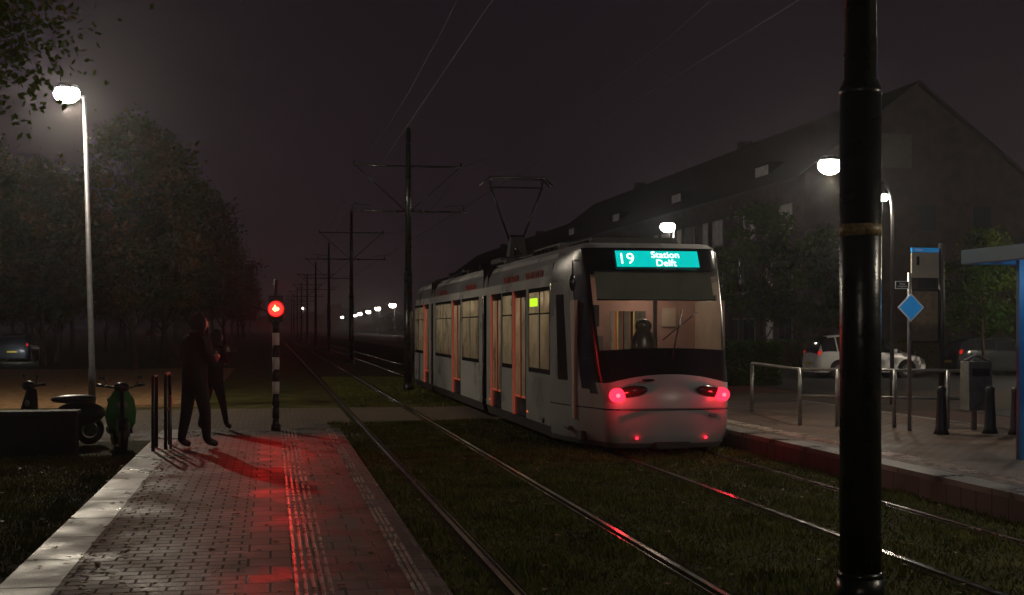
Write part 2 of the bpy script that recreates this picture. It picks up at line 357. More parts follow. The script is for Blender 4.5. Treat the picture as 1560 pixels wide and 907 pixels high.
# ------------------------------------------------------------------ signal
sg=empty('tram_signal',(.08,20.8,Z)); b=MB()
for i in range(9):
    z0=i*.19; m=M_black if i%2==0 or i<2 else M_white
    b.tube([(0,0,z0),(0,0,z0+.19)],.055,m,16)
b.tube([(0,0,1.7),(0,0,2.35)],.03,M_black,10)
b.tube([(0,0,0),(0,0,.1)],.075,M_black,16)
b.obj('striped_post',sg)
b=MB(); b.box((-.11,-.08,1.69),(.11,.09,2.10),M_blkp)
b.tube([(0,-.07,1.89),(0,-.27,1.89)],[.112,.125],M_blkp,20,cap=False); b.tube([(-.11,0,1.85),(-.38,.02,1.94)],.010,M_blkp,6)
b.obj('signal_head',sg,bevel=.01)
L_red=emat('signal_red',(1,.010,.008),7); L_redc=emat('signal_core',(1,.30,.10),8)
b=MB(); b.ell((0,-.13,1.89),(.108,.07,.108),L_red,20,12); b.obj('lens',sg); b=MB(); b.ell((0,-.185,1.89),(.055,.03,.035),L_redc); b.ell((-.015,-.19,1.90),(.014,.015,.055),L_redc); b.obj('lens_core',sg)
point('signal_light',(0,-.33,1.89),85,(1,.02,.015),.06,sg,spot=math.radians(168),blend=.6,rot=(math.radians(-90),0,0))
# ------------------------------------------------------------------ tram
T=empty('tram',(5.735,18.3,0))
M_tw=mat('tram_white',(.38,.38,.375),.30,var=.20,scale=1.2)
M_tg=mat('tram_grey',(.13,.13,.135),.34,var=.25,scale=1.2)
M_tb=mat('tram_navy',(.012,.018,.05),.22,var=.1)
M_tk=mat('tram_black',(.012,.012,.014),.18,var=.1)
M_und=mat('underframe',(.03,.03,.03),.7,var=.3)
M_bel=mat('gangway_rubber',(.02,.02,.02),.7,var=.2,bump=.3)
M_glass=glassmat('tram_side_glass',(.62,.58,.50),fog=.40)
M_glassf=glassmat('tram_rear_glass',(.80,.78,.74),fog=.07)
M_int=mat('tram_interior',(.50,.42,.34),.6,var=.15)
M_intp=mat('tram_partition_pink',(.42,.25,.22),.6,var=.2)
M_intf=mat('tram_floor',(.15,.14,.14),.6)
M_seat=mat('seat_fabric',(.10,.05,.06),.8)
M_redrefl=mat('door_red_reflection',(.45,.10,.06),.4,em=(1,.16,.08),es=.15)  # red signal light reflected on the door edges, put in as glowing colour
L_int=emat('interior_striplight',(1,.80,.52),4)
def lerp_tab(t,x):
    if x<=t[0][0]: return t[0][1]
    for (a,b_),(c,d) in zip(t[:-1],t[1:]):
        if x<=c: return b_+(d-b_)*(x-a)/(c-a)
    return t[-1][1]
Yo=[(.12,.16),(.20,.07),(.35,.02),(.6,0),(.9,.02),(1.1,.09),(1.3,.20),(1.6,.36),(2.2,.62),(2.75,.86),(3.02,1.0),(3.10,1.06),(3.17,1.2),(3.2,1.5)]
Wf=[(.12,.88),(.3,.95),(.9,.98),(1.3,1.02),(2.2,1.07),(3.1,1.08),(3.2,.95)]
SW=[(.12,1.28),(.3,1.325),(2.55,1.325),(2.9,1.27),(3.08,1.17),(3.2,.95)]
zl=[.12,.20,.35,.5,.68,.70,.82,.95,1.08,1.20,1.32,1.45,1.58,1.8,2.0,2.2,2.4,2.6,2.74,2.79,2.95,3.06,3.10,3.17,3.2]
def ring(z):
    y0=lerp_tab(Yo,z); wf=lerp_tab(Wf,z); sw=max(lerp_tab(SW,z),wf)
    half=[]
    for i in range(9):
        t=i/8; y=2.3-t*1.85; half.append((wf+(sw-wf)*(1-(t)**1.7),y,'s',i))
    for i in range(1,7):
        a=i/6*math.pi/2; half.append((wf-.26+.26*math.cos(a),.45-.35*math.sin(a),'c',8+i))
    for i in range(1,8):
        t=1-i/8; x=(wf-.26)*t; half.append((x,.10*t*t,'f',14+i))
    L=[(-x,y,k,i) for x,y,k,i in half]; R=[(x,y,k,i) for x,y,k,i in half][::-1]
    full=L+[(0,0,'f',22)]+R
    out=[]
    for x,y,k,i in full:
        yy=y0+y*(2.3-y0)/2.3
        g=max(0,1-abs(z-1.25)/.4); g=min(1,g*1.5)
        out.append((x,yy,z-.13*g*min(1,(x/.9)**2),k,i))
    return out
def nose(name,flip=False,L=24.6):
    b=MB(); rings=[ring(z) for z in zl]
    n=len(rings[0]); base=len(b.v)
    tf=(lambda p:(p[0],p[1],p[2])) if not flip else (lambda p:(-p[0],L-p[1],p[2]))
    for r in rings:
        for p in r: b.v.append(tf(p))
    for i in range(len(rings)-1):
        zc=(zl[i]+zl[i+1])/2
        for j in range(n-1):
            c=min(rings[i][j][4],rings[i][j+1][4])
            m=M_tw
            if .68<zc<.70: m=M_tk
            elif zc<.20: m=M_tg
            if c>=8:
                if zc>1.2: m=M_tk
                if 1.58<zc<2.74 and c>=11: m=M_glassf
                if zc>3.1: m=M_tw
            else:
                if c>=6 and 1.08<zc<3.06: m=M_tb
                if c==7 and .95<zc<1.1: m=M_tb
                if 1.2<zc<2.4 and c in (2,3): m=M_tk
                if 2.60<zc<3.05 and c<6: m=M_tg
            b.f.append(tuple(base+q for q in ((i*n+j),(i*n+j+1),((i+1)*n+j+1),((i+1)*n+j)))); b.m.append(b.mi(m)); b.sm.append(True)
    k=(len(rings)-1)*n
    for j in range(n//2):
        a,b2,c,d=k+j,k+j+1,k+n-2-j,k+n-1-j
        if b2==c: b.f.append((a,b2,d))
        else: b.f.append((a,b2,c,d))
        b.m.append(b.mi(M_tg)); b.sm.append(False)
    return b.obj(name,T)
nose('rear_cab'); nose('front_cab',True)
def side(y0,y1,kind,sgn,b):
    X=1.325*sgn
    def q(z0,z1,m,ya=y0,yb=y1,x0=None,x1=None):
        xa=lerp_tab(SW,z0)*sgn if x0 is None else x0; xb=lerp_tab(SW,z1)*sgn if x1 is None else x1
        b.face([(xa,ya,z0),(xa,yb,z0),(xb,yb,z1),(xb,ya,z1)],m,False)
    up=[2.55,2.72,2.9,3.0,3.08,3.2]
    for a,c in zip(up[:-1],up[1:]): q(a,c,M_tg if .1<(a-2.5)<.5 else M_tw)
    if kind=='wall':
        q(.12,.3,M_und); q(.3,2.55,M_tw)
    elif kind=='win':
        q(.12,.3,M_und); q(.3,1.12,M_tw); q(1.12,1.2,M_tk); q(2.48,2.55,M_tk)
        q(1.2,2.48,M_tk,y0,y0+.05); q(1.2,2.48,M_tk,y1-.05,y1)
        q(1.2,2.48,M_glass,y0+.05,y1-.05)
        q(2.10,2.125,M_tk,y0+.05,y1-.05,X*1.002,X*1.002)
    elif kind=='door':
        mid=(y0+y1)/2
        xi=X-.03*sgn
        q(.12,.3,M_und)
        for a,c in ((y0,mid),(mid,y1)):
            q(.3,.55,M_tb,a+.01,c-.01,xi,xi); q(2.42,2.55,M_tk,a,c,xi,X)
            q(.55,.62,M_tk,a+.01,c-.01,xi,xi)
            q(.62,2.42,M_tk,a+.0,a+.06,xi,xi); q(.62,2.42,M_tk,c-.06,c-.0,xi,xi)
            q(.62,2.42,M_glass,a+.06,c-.06,xi,xi)
            b.box((min(xi,xi+.006*sgn),a+.055,.64),(max(xi,xi+.006*sgn),a+.105,2.40),M_redrefl)
            b.box((min(xi,xi+.006*sgn),a+.055,.62),(max(xi,xi+.006*sgn),c-.06,.66),M_redrefl)
        b.box((min(X-.05*sgn,X+.006*sgn),y0-.03,.28),(max(X-.05*sgn,X+.006*sgn),y0,2.56),M_tk)
        b.box((min(X-.05*sgn,X+.006*sgn),y1,.28),(max(X-.05*sgn,X+.006*sgn),y1+.03,2.56),M_redrefl)
    elif kind=='gang':
        X2=1.16*sgn
        for k in range(6):
            ya=y0+(y1-y0)*k/6; yb=ya+(y1-y0)/12; yc=ya+(y1-y0)/6
            b.face([(X2,ya,.35),(X2+.05*sgn,yb,.35),(X2+.05*sgn,yb,3.1),(X2,ya,3.1)],M_bel); b.face([(X2+.05*sgn,yb,.35),(X2,yc,.35),(X2,yc,3.1),(X2+.05*sgn,yb,3.1)],M_bel)
segs=[(2.3,3.15,'win'),(3.15,4.1,'win'),(4.1,4.35,'wall'),(4.35,5.55,'door'),(5.55,5.65,'wall'),(5.65,6.75,'win'),(6.75,6.85,'wall'),(6.85,8.05,'door'),(8.05,8.6,'wall'),(8.6,9.15,'gang'),
(9.15,9.6,'wall'),(9.6,10.9,'win'),(10.9,12.2,'win'),(12.2,12.4,'wall'),(12.4,13.8,'door'),(13.8,14.0,'wall'),(14.0,15.6,'win'),(15.6,17.2,'win'),(17.2,17.7,'wall'),(17.7,18.25,'gang'),
(18.25,18.7,'wall'),(18.7,19.9,'door'),(19.9,20.1,'wall'),(20.1,21.3,'win'),(21.3,22.3,'win')]
b=MB()
for s in (-1,1):
    for y0,y1,k in segs: side(y0,y1,k,s,b)
b.obj('side_walls',T)
b=MB()
for y0,y1 in ((2.3,8.6),(9.15,17.7),(18.25,22.3)):
    b.face([(-.95,y0,3.2),(.95,y0,3.2),(.95,y1,3.2),(-.95,y1,3.2)],M_tg)
for y in (8.6,9.15,17.7,18.25):
    b.box((-1.3,y-.02,.3),(-.75,y+.02,3.15),M_tk); b.box((.75,y-.02,.3),(1.3,y+.02,3.15),M_tk); b.box((-.75,y-.02,2.3),(.75,y+.02,3.15),M_tk)
b.box((-1.16,8.6,3.0),(1.16,9.15,3.1),M_bel); b.box((-1.16,17.7,3.0),(1.16,18.25,3.1),M_bel)
b.obj('roof',T)
b=MB()
for (y0,y1,w_,h_) in [(2.0,3.6,1.5,.13),(3.9,6.3,1.7,.16),(6.5,8.3,1.5,.13),(9.5,11.6,1.6,.16),(14.6,17.2,1.7,.15),(18.6,21.8,1.6,.15)]:
    b.box((-w_/2,y0,3.2),(w_/2,y1,3.2+h_),M_und,taper=(.92,.97))
    for k in range(6): b.box((-w_/2-.01,y0+.1+k*(y1-y0-.2)/6,3.22),(-w_/2+.02,y0+.1+(k+.7)*(y1-y0-.2)/6,3.2+h_*.7),M_tk)
b.obj('roof_equipment',T,bevel=.02)
b=MB()
b.box((-1.26,1.3,.34),(1.26,23.3,.38),M_intf)
b.box((-1.2,1.9,2.68),(1.2,22.6,2.72),M_int)
for s in (-1,1):
    for (a,c) in ((2.35,4.3),(5.6,6.8),(9.2,12.3),(13.9,17.6),(20,22.3)):
        xa,xb=sorted((s*1.27,s*1.29)); b.box((xa,a,.38),(xb,c,1.12),M_int)
b.box((-1.2,2.42,.38),(-.30,2.46,2.66),M_intp); b.box((.30,2.42,.38),(1.2,2.46,2.66),M_intp)
b.box((-.30,2.42,2.15),(.30,2.46,2.66),M_intp)
b.box((-1.2,1.15,.5),(-1.14,2.42,2.3),M_int); b.box((1.14,1.15,.5),(1.2,2.42,2.3),M_int)
b.box((-.86,2.36,1.9),(-.50,2.42,2.25),M_tk); b.box((.42,2.38,1.35),(.48,2.42,2.6),M_tk); b.box((.56,2.38,1.9),(.80,2.415,2.2),M_int); b.box((-1.0,2.30,.9),(-.45,2.42,1.75),M_tg)
b.box((-.9,.62,.38),(.9,1.05,1.42),M_tk)
b.box((-.95,1.0,.38),(.95,1.1,1.5),M_tk)
b.obj('interior_panels',T)
b=MB()
b.box((-.35,2.0,2.655),(.35,2.15,2.675),L_int)
y=2.9
while y<22:
    for s in (-.75,.75): b.box((s-.07,y,2.66),(s+.07,y+1.3,2.675),L_int)
    y+=1.7
b.obj('interior_striplights',T)
point('cab_light',(0.25,1.75,2.45),8,(1,.78,.62),.12,T)
for y in (3.4,5.9,8.2,11,13.5,16,20): point('saloon_light',(0,y,2.5),13,(1,.80,.52),.15,T)
b=MB()
def seat(x,y,f=1,m=M_seat):
    b.box((x-.21,y-.2,.75),(x+.21,y+.22,.86),m); b.box((x-.21,y+f*.2-.04,.86),(x+.21,y+f*.2+.04,1.5),m,taper=(.85,1)); b.tube([(x,y,.38),(x,y,.75)],.05,M_tk,8)
for y in (3.2,4.0,9.9,10.8,11.7,14.4,15.2,16.0,16.8,20.4,21.4):
    for x in (-.98,-.5,.98,.5): seat(x,y)
b.obj('seats',T,bevel=.02)
M_py=mat('pole_yellow',(.5,.40,.12),.4,var=0)
b=MB()
for y in (4.3,5.6,6.8,8.1,12.3,13.9,18.6,19.9): 
    for x in (-1.0,1.0): b.tube([(x,y,.38),(x,y,2.66)],.018,M_py,8)
b.obj('grab_poles',T)
b=MB()
b.box((-.26,1.50,.85),(.26,1.95,.98),M_tk); 
b.ell((0,1.52,1.42),(.23,.08,.48),M_tk,14,10); b.ell((0,1.52,1.9),(.14,.06,.12),M_tk,12,8); b.tube([(0,1.7,.38),(0,1.7,.85)],.08,M_tk,10)
b.obj('driver_seat',T)
M_bl=mat('sun_blind',(.34,.42,.36),.8,var=.15)
b=MB(); b.face([(-.92,.84,2.30),(.92,.84,2.30),(.92,1.02,2.74),(-.92,1.02,2.74)],M_bl); b.tube([(-.92,.84,2.30),(.92,.84,2.30)],.012,M_tk,6); b.obj('sun_blind',T)
L_cy=emat('display_cyan',(.0,.48,.44),1.2); L_tx=emat('display_text',(.8,1,.95),2.2)
dz0,dz1=2.80,3.05
def yf(z): return lerp_tab(Yo,z)
b=MB()
x0,x1=-.60,.70
b.face([(x0,yf(dz0)-.02,dz0),(x1,yf(dz0)-.02,dz0),(x1,yf(dz1)-.02,dz1),(x0,yf(dz1)-.02,dz1)],L_cy)
b.obj('destination_display',T)
def text(name,s,size,loc,rot,m,parent,al='CENTER',bold=0.0):
    c=bpy.data.curves.new(name,'FONT'); c.body=s; c.size=size; c.align_x=al; c.align_y='CENTER'; c.offset=bold; c.materials.append(m); c.space_line=.80
    o=bpy.data.objects.new(name,c); S.collection.objects.link(o); o.location=loc; o.rotation_euler=rot; o.parent=parent; return o
tilt=math.atan2(.25,(yf(dz1)-yf(dz0)))
zc=(dz0+dz1)/2; yc=(yf(dz0)+yf(dz1))/2-.055
text('route_number','19',.27,(-.45,yc,zc-.005),(tilt,0,0),L_tx,T)
text('destination_line_1','Station',.16,(.17,yc+.028,zc+.060),(tilt,0,0),L_tx,T,bold=.002)
text('destination_line_2','Delft',.16,(.17,yc-.028,zc-.066),(tilt,0,0),L_tx,T,bold=.002)
text('fleet_number','4023',.075,(.62,.035,.60),(math.radians(90),0,math.radians(8)),M_tb,T)
L_tail=emat('tail_light',(1,.012,.03),5); L_tailc=emat('tail_light_core',(1,.08,.11),4)
M_lens=mat('dark_lens',(.05,.015,.015),.15,var=0)
b=MB()
for s in (-1,1):
    b.ell((s*.60,.10,.95),(.25,.06,.085),M_lens,18,10,rot=Matrix.Rotation(s*.16,3,'Y')@Matrix.Rotation(s*.36,3,'Z'))
    b.ell((s*.79,.140,.90),(.125,.10,.105),L_tail,16,10)
    b.ell((s*.80,.09,.90),(.05,.06,.045),L_tailc,12,8)
    b.ell((s*.52,.06,.28),(.025,.02,.02),L_tail,10,6)
b.obj('tail_lights',T)
for s in (-1,1): point('tail_light_glow',(s*.82,-.14,.90),5,(1,.03,.05),.05,T)
b=MB(); b.box((-.80,-.012,.695),(.80,.02,.715),M_tg); b.box((-.25,-.03,.13),(.25,.1,.22),M_und)
b.tube([(.05,.20,1.42),(.30,.50,2.15)],.012,M_tk,6); b.tube([(-.05,.33,1.70),(.55,.52,2.12)],.008,M_tk,6)
b.ell((-.35,.05,1.12),(.10,.03,.02),M_tk)
for s in (-1,1): b.tube([(s*1.15,1.05,2.9),(s*1.30,.80,2.88),(s*1.31,.78,2.6)],.014,M_tk,6); b.ell((s*1.31,.78,2.55),(.05,.03,.13),M_tk,10,8)
b.obj('rear_details',T)
b=MB(); Mr=mat('side_lettering',(.35,.06,.05),.4,var=.2)
for y in (3.0,5.2,10.2,15.0):
    for k in range(9):
        yy=y+k*.17; b.box((-1.310,yy,2.72),(-1.300,yy+rnd(.06,.11),2.84),Mr,rot=Matrix.Rotation(-.16,3,'Y'))
b.obj('side_lettering',T)
L_yg=emat('side_display',(.45,.75,.02),1.4)
b=MB(); b.box((-1.333,3.30,2.24),(-1.328,3.95,2.38),L_yg); b.obj('side_display',T)
b=MB()
for y in (3.3,6.9,12.5,19.5,):
    for yy in (y-.9,y+.9):
        for s in (-.72,.72): b.tube([(s-.06,yy,.30),(s+.06,yy,.30)],.29,M_und,20)
    b.box((-1.0,y-1.3,.2),(1.0,y+1.3,.4),M_und)
b.box((-1.15,.9,.2),(1.15,8.4,.33),M_und); b.box((-1.15,9.3,.2),(1.15,17.5,.33),M_und); b.box((-1.15,18.4,.2),(1.15,23.6,.33),M_und)
b.obj('bogies',T)
b=MB(); L_or=emat('marker_orange',(1,.15,.02),1)
for y in (4.2,8.2): b.ell((-1.328,y,.42),(.008,.03,.02),L_or,8,6)
b.ell((-1.33,2.8,.36),(.02,.09,.05),M_tk,10,6)
b.obj('marker_lights',T)
b=MB(); PY=12.3
b.box((-.5,PY-.7,3.2),(.5,PY+.7,3.5),M_und); b.box((-.22,PY-.25,3.5),(.22,PY+.25,4.0),M_und,taper=(.7,.7))
b.tube([(-.5,PY-.6,3.5),(.5,PY-.6,3.5)],.03,M_tk,8)
b.tube([(-.15,PY+.1,3.95),(-.62,PY,5.2)],.026,M_tk,8); b.tube([(.15,PY+.1,3.95),(.62,PY,5.2)],.026,M_tk,8)
b.tube([(-.15,PY+.1,3.95),(.0,PY-.5,3.6)],.03,M_tk,8); b.tube([(-.15,PY,4.05),(.15,PY,4.05)],.03,M_tk,8)
b.tube([(-.62,PY,5.2),(.62,PY,5.2)],.02,M_tk,8)
for dy in (-.15,.15): b.tube([(-.85,PY+dy,5.25),(-.65,PY+dy,5.42),(.65,PY+dy,5.42),(.85,PY+dy,5.25)],.026,M_tk,8)
for s in (-.62,.62): b.tube([(s,PY-.15,5.42),(s,PY,5.2),(s,PY+.15,5.42)],.014,M_tk,6)
b.obj('pantograph',T)
# ------------------------------------------------------------------ trees
def tree_mesh(name,h,cr,cz0,leaf,nclump,nleaf,lm,seed,trunk_r=.16):
    R=random.Random(seed); b=MB()
    pts=[(0,0,0)]; x=y=0
    for i in range(1,7): x+=R.uniform(-.1,.1); y+=R.uniform(-.1,.1); pts.append((x,y,(h*.85)*i/6))
    b.tube(pts,[trunk_r*1.3]+[trunk_r*(1-i/7) for i in range(1,7)],M_bark,9)
    cl=[]
    for i in range(nclump):
        t=R.random()**.9; z=cz0+(h-cz0)*t
        prof=math.sin(math.pi*min(1,(t*.86+.14)))**.6
        a=R.uniform(0,6.283); rr=cr*prof*(R.random()**.5)*R.uniform(.8,1.12)
        cl.append((rr*math.cos(a),rr*math.sin(a),z,R.uniform(.35,.75)*cr/2.6))
    for c in cl[::3]:
        k=min(5,max(1,int(c[2]/(h*.85)*6*.7))); p0=pts[k]
        mid=((p0[0]+c[0])/2,(p0[1]+c[1])/2,(p0[2]+c[2])/2+.2)
        b.tube([p0,mid,(c[0],c[1],c[2])],[trunk_r*.35,trunk_r*.2,.015],M_bark,5,cap=False)
    mi=b.mi(lm)
    for c in cl:
        for _ in range(nleaf):
            p=Vector((R.gauss(0,1),R.gauss(0,1),R.gauss(0,.75)))*c[3]*.6+Vector(c[:3])
            if p.z<cz0*.8: continue
            u=Vector((R.uniform(-1,1),R.uniform(-1,1),R.uniform(-1,1))).normalized(); v=u.cross(Vector((R.uniform(-1,1),R.uniform(-1,1),R.uniform(-1,1)))).normalized()
            s=leaf*R.uniform(.6,1.3); k=len(b.v)
            b.v+=[tuple(p-u*s),tuple(p-v*s*.6),tuple(p+u*s),tuple(p+v*s*.6)]; b.f.append((k,k+1,k+2,k+3)); b.m.append(mi); b.sm.append(False)
    return b.mesh(name)
TM=[tree_mesh('tree_a',11.5,2.9,3.0,.12,120,95,M_leaf,1),tree_mesh('tree_b',10.6,2.7,3.2,.12,110,95,M_leaf,2),tree_mesh('tree_c',11.0,3.2,2.8,.13,120,95,M_leaf,3)]
def tree(x,y,s=1,k=None,rot=None):
    o=bpy.data.objects.new('deciduous_tree',TM[k if k is not None else random.randrange(3)]); S.collection.objects.link(o); o.location=(x,y,0)
    o.rotation_euler=(0,0,rnd(0,6.3) if rot is None else rot); o.scale=(s,s,s*rnd(.95,1.05))
tree(-6.0,61,1.0,0,1); 
for i,y in enumerate([71,83,95,108,122,138,156,176,200,228,260,300]): tree(-5.6+rnd(-.4,.4)+.08*i,y,rnd(.97,1.12))
for y in [60,68,77,88,100,114,130,150,175]: tree(-11.8+rnd(-.8,.8),y,rnd(.85,1.0))
for y in [66,76,88,101,118,140,165]: tree(-17.5+rnd(-1,1),y,rnd(.8,1.0))
for y in [90,110,135,160]: tree(-26+rnd(-2,2),y,1)
for i,y in enumerate([200,230,262,300,340,380]): tree(34+i*3,y,rnd(.8,1))
TM.append(tree_mesh('tree_d',6,1.9,1.8,.10,70,70,M_leafg,11,.09)); tree(25.6,44,.85,3); tree(20.5,53,1.15,3); tree(22.5,51,.95,3)
b_=tree_mesh('near_tree',8.5,2.55,3.7,.040,230,190,M_leaf,21,.17)
o=bpy.data.objects.new('oak_tree',b_); S.collection.objects.link(o); o.location=(-4.25,12.4,0)
b=MB(); mi=b.mi(M_leafg)
for i in range(9000):
    x=rnd(-420,420); hh=9+3*math.sin(x*.05)+2*math.sin(x*.17+1)+1.5*math.sin(x*.4); z=hh*(random.random()**.6); y=rnd(730,760)+abs(x)*-.1
    s=rnd(.8,1.8); p=Vector((x,y,z)); k=len(b.v); u=Vector((rnd(-1,1),rnd(-.3,.3),rnd(-1,1))).normalized()*s; v=Vector((-u.z,0,u.x))*.8
    b.v+=[tuple(p-u),tuple(p-v),tuple(p+u),tuple(p+v)]; b.f.append((k,k+1,k+2,k+3)); b.m.append(mi); b.sm.append(False)
b.obj('distant_trees')
def hedge(x0,x1,y0,y1,h,n):
    b=MB(); mi=b.mi(M_leafg); b.box((x0+.1,y0+.1,0),(x1-.1,y1-.1,h-.12),M_bark)
    for i in range(n):
        f=random.random()
        if f<.45: p=Vector((rnd(x0,x1),y0+rnd(-.05,.12),rnd(.03,h)))
        elif f<.75: p=Vector((x0+rnd(-.05,.12),rnd(y0,y1),rnd(.03,h)))
        else: p=Vector((rnd(x0,x1),rnd(y0,y1),h+rnd(-.12,.05)))
        u=Vector((rnd(-1,1),rnd(-1,1),rnd(-1,1))).normalized()*rnd(.04,.08); v=u.cross(Vector((rnd(-1,1),rnd(-1,1),rnd(-1,1)))).normalized()*.04
        k=len(b.v); b.v+=[tuple(p-u),tuple(p-v),tuple(p+u),tuple(p+v)]; b.f.append((k,k+1,k+2,k+3)); b.m.append(mi); b.sm.append(False)
    b.obj('hedge')
hedge(11.9,16.2,40,41.2,1.35,9000)
hedge(18,45,56,57.2,1.3,7000)
# ------------------------------------------------------------------ building
M_wall=brickmat('dark_brick',(.060,.038,.031),(.045,.030,.027),(.05,.045,.04),.22,.065,.9,wall=True,wet=False,bump=.3,mort=.01)
M_tile=mat('roof_tiles',(.014,.011,.011),.85,var=.3,scale=2,bump=.5,bscale=6,spec=.05)
M_frame=mat('window_frame',(.22,.21,.20),.6,var=.1)
M_barge=mat('barge_board',(.022,.022,.022),.6,var=.1)
M_wg=mat('window_glass',(.03,.035,.04),.08,var=0)
L_w1=mat('curtained_window',(.30,.28,.25),.7,em=(.9,.78,.70),es=.026,var=.3,scale=2)
L_w2=mat('lit_window',(.3,.25,.2),.7,em=(1,.78,.6),es=.055,var=.3,scale=2)
M_gp=mat('gable_panel',(.09,.085,.08),.7)
def building(X0,X1,Ya,Yb,eave,ridge,seed):
    R=random.Random(seed); e=empty('apartment_building'); b=MB(); xm=(X0+X1)/2
    b.box((X0,Ya,0),(X1,Yb,eave),M_wall)
    for y in (Ya,Yb): b.face([(X0,y,eave),(X1,y,eave),(xm,y,ridge)],M_wall)
    b.obj('walls',e)
    b=MB(); t=.15; o=.45; sl=(ridge-eave)/(xm-X0)
    for s in (-1,1):
        xe=xm+s*((X1-X0)/2+o); ze=eave-o*sl
        P=[(xe,Ya-.3,ze+.03),(xe,Yb+.3,ze+.03),(xm,Yb+.3,ridge+.03),(xm,Ya-.3,ridge+.03)]
        b.face(P,M_tile); b.face([(p[0],p[1],p[2]+t) for p in P],M_tile)
        b.face([P[0],P[3],(P[3][0],P[3][1],P[3][2]+t),(P[0][0],P[0][1],P[0][2]+t)],M_barge); b.face([P[0],P[1],(P[1][0],P[1][1],P[1][2]+t),(P[0][0],P[0][1],P[0][2]+t)],M_barge)
    y=Ya+24
    while y<Yb:
        b.box((xm-.4,y,ridge-1.2),(xm+.4,y+.8,ridge+.5),M_wall); y+=26
    b.obj('roof',e)
    b=MB()
    fl=[.9,3.8,6.7]
    y=Ya+1.5; k=0
    while y<Yb-2:
        for f in fl:
            for (dy,w_,h_) in ((0,1.8,1.5),(2.6,1.0,1.5)):
                m=R.choice([M_wg,M_wg,L_w1,L_w1,M_wg,L_w2])
                ya=y+dy
                b.box((X0-.03,ya,f),(X0+.05,ya+w_,f+h_),M_frame); b.box((X0-.045,ya+.07,f+.07),(X0-.02,ya+w_/2-.03,f+h_-.07),m); b.box((X0-.045,ya+w_/2+.03,f+.07),(X0-.02,ya+w_-.07,f+h_-.07),m)
                b.box((X0-.12,ya-.05,f-.08),(X0+.05,ya+w_+.05,f-.003),M_conc)
        if k%3==1:
            b.box((X0+.8,y,eave+.2),(X0+2.6,y+2.2,eave+1.45),M_tile); b.box((X0+.77,y+.15,eave+.5),(X0+.82,y+2.05,eave+1.3),R.choice([M_wg,L_w1]))
        y+=5.2; k+=1
    for f in fl:
        for xx in (X0+2,X0+6,X0+9):
            b.box((xx,Ya-.03,f),(xx+1.1,Ya+.05,f+1.4),M_barge); b.box((xx+.07,Ya-.045,f+.07),(xx+1.03,Ya-.02,f+1.33),M_wg)
    b.box((xm-2.1,Ya-.03,9.9),(xm-.3,Ya+.05,11.6),M_gp)
    b.obj('windows',e)
building(26,38,61.3,128,9.5,14.1,4)
building(27,39,136,210,9.0,13.4,5)
building(38,50,220,330,9.0,13.4,6)
# ------------------------------------------------------------------ cars
M_plate=mat('plate',(.6,.45,.05),.5,var=0)
def car(loc,rotz,paint,tail=True,L=4.3,H=1.5):
    e=empty('parked_car',loc,(0,0,rotz)); b=MB(); g=mat('car_glass',(.02,.022,.025),.08,var=0)
    st=[(-L/2,.55,.62,.70,.66),(-L/2+.06,.80,.90,.80,.72),(-L/2+.22,.98,1.28,.86,.66),(-L/2+.5,1.0,H-.06,.88,.62),(-L/2+1.1,.99,H,.89,.63),(-.1,.97,H,.89,.63),(.35,.95,H-.05,.89,.61),(1.15,.92,1.0,.88,.70),(1.3,.90,.94,.88,.74),(L/2-.35,.80,.83,.84,.70),(L/2-.08,.68,.70,.74,.64),(L/2,.5,.55,.66,.6)]
    rows=[]
    for x,zb,zr,wb,wr in st:
        rows.append([(x,-wb*.93,.22),(x,-wb,.42),(x,-wb*1.0,(zb+.42)/2),(x,-wb*.965,zb),(x,-wr,zr-.02),(x,-wr*.8,zr+.02),(x,0,zr+.04),(x,wr*.8,zr+.02),(x,wr,zr-.02),(x,wb*.965,zb),(x,wb,(zb+.42)/2),(x,wb,.42),(x,wb*.93,.22)])
    k=len(b.v); n=13
    for r in rows: b.v+=r
    for i in range(len(rows)-1):
        for j in range(n-1):
            m=paint
            if j in (3,8) and 2<=i<=6: m=g
            if j in (4,5,6,7) and i in (6,1,2): m=g
            b.f.append((k+i*n+j,k+(i+1)*n+j,k+(i+1)*n+j+1,k+i*n+j+1)); b.m.append(b.mi(m)); b.sm.append(True)
    b.f.append(tuple(k+j for j in range(n))); b.m.append(b.mi(paint)); b.sm.append(False); b.f.append(tuple(k+(len(rows)-1)*n+j for j in range(n))[::-1]); b.m.append(b.mi(paint)); b.sm.append(False)
    for xx in (-.55,.25,-1.35):
        for s in (-1,1): b.tube([(xx,s*.865,.97),(xx-.03,s*.64,H-.07)],.03,paint,6)
    b.obj('body',e)
    b=MB()
    for x in (-1.3,1.32):
        for s in (-1,1):
            b.torus((x,s*.80,.32),.235,.09,M_blkp,'y'); b.tube([(x,s*.76,.32),(x,s*.895,.32)],.20,M_galv,14)
            b.tube([(x,s*.72,.34),(x,s*.888,.34)],.36,M_blkp,20)
    b.box((-L/2+.1,-.7,.15),(L/2-.1,.7,.3),M_blkp)
    b.obj('wheels',e)
    b=MB(); lt=emat('car_tail',(1,.03,.02),.5 if tail else .1)
    for s in (-1,1):
        b.ell((-L/2+.16,s*.76,.92),(.09,.06,.11),lt,10,8); b.ell((L/2-.2,s*.62,.66),(.14,.1,.07),M_frame,10,8); b.box((.75,s*.92-.07,.95),(.9,s*.92+.07,1.08),paint)
    b.box((-L/2-.03,-.26,.5),(-L/2+.02,.26,.6),M_plate); b.tube([(-.9,-.55,H+.04),(.2,-.55,H+.04)],.015,M_blkp,6)
    b.obj('lights',e)
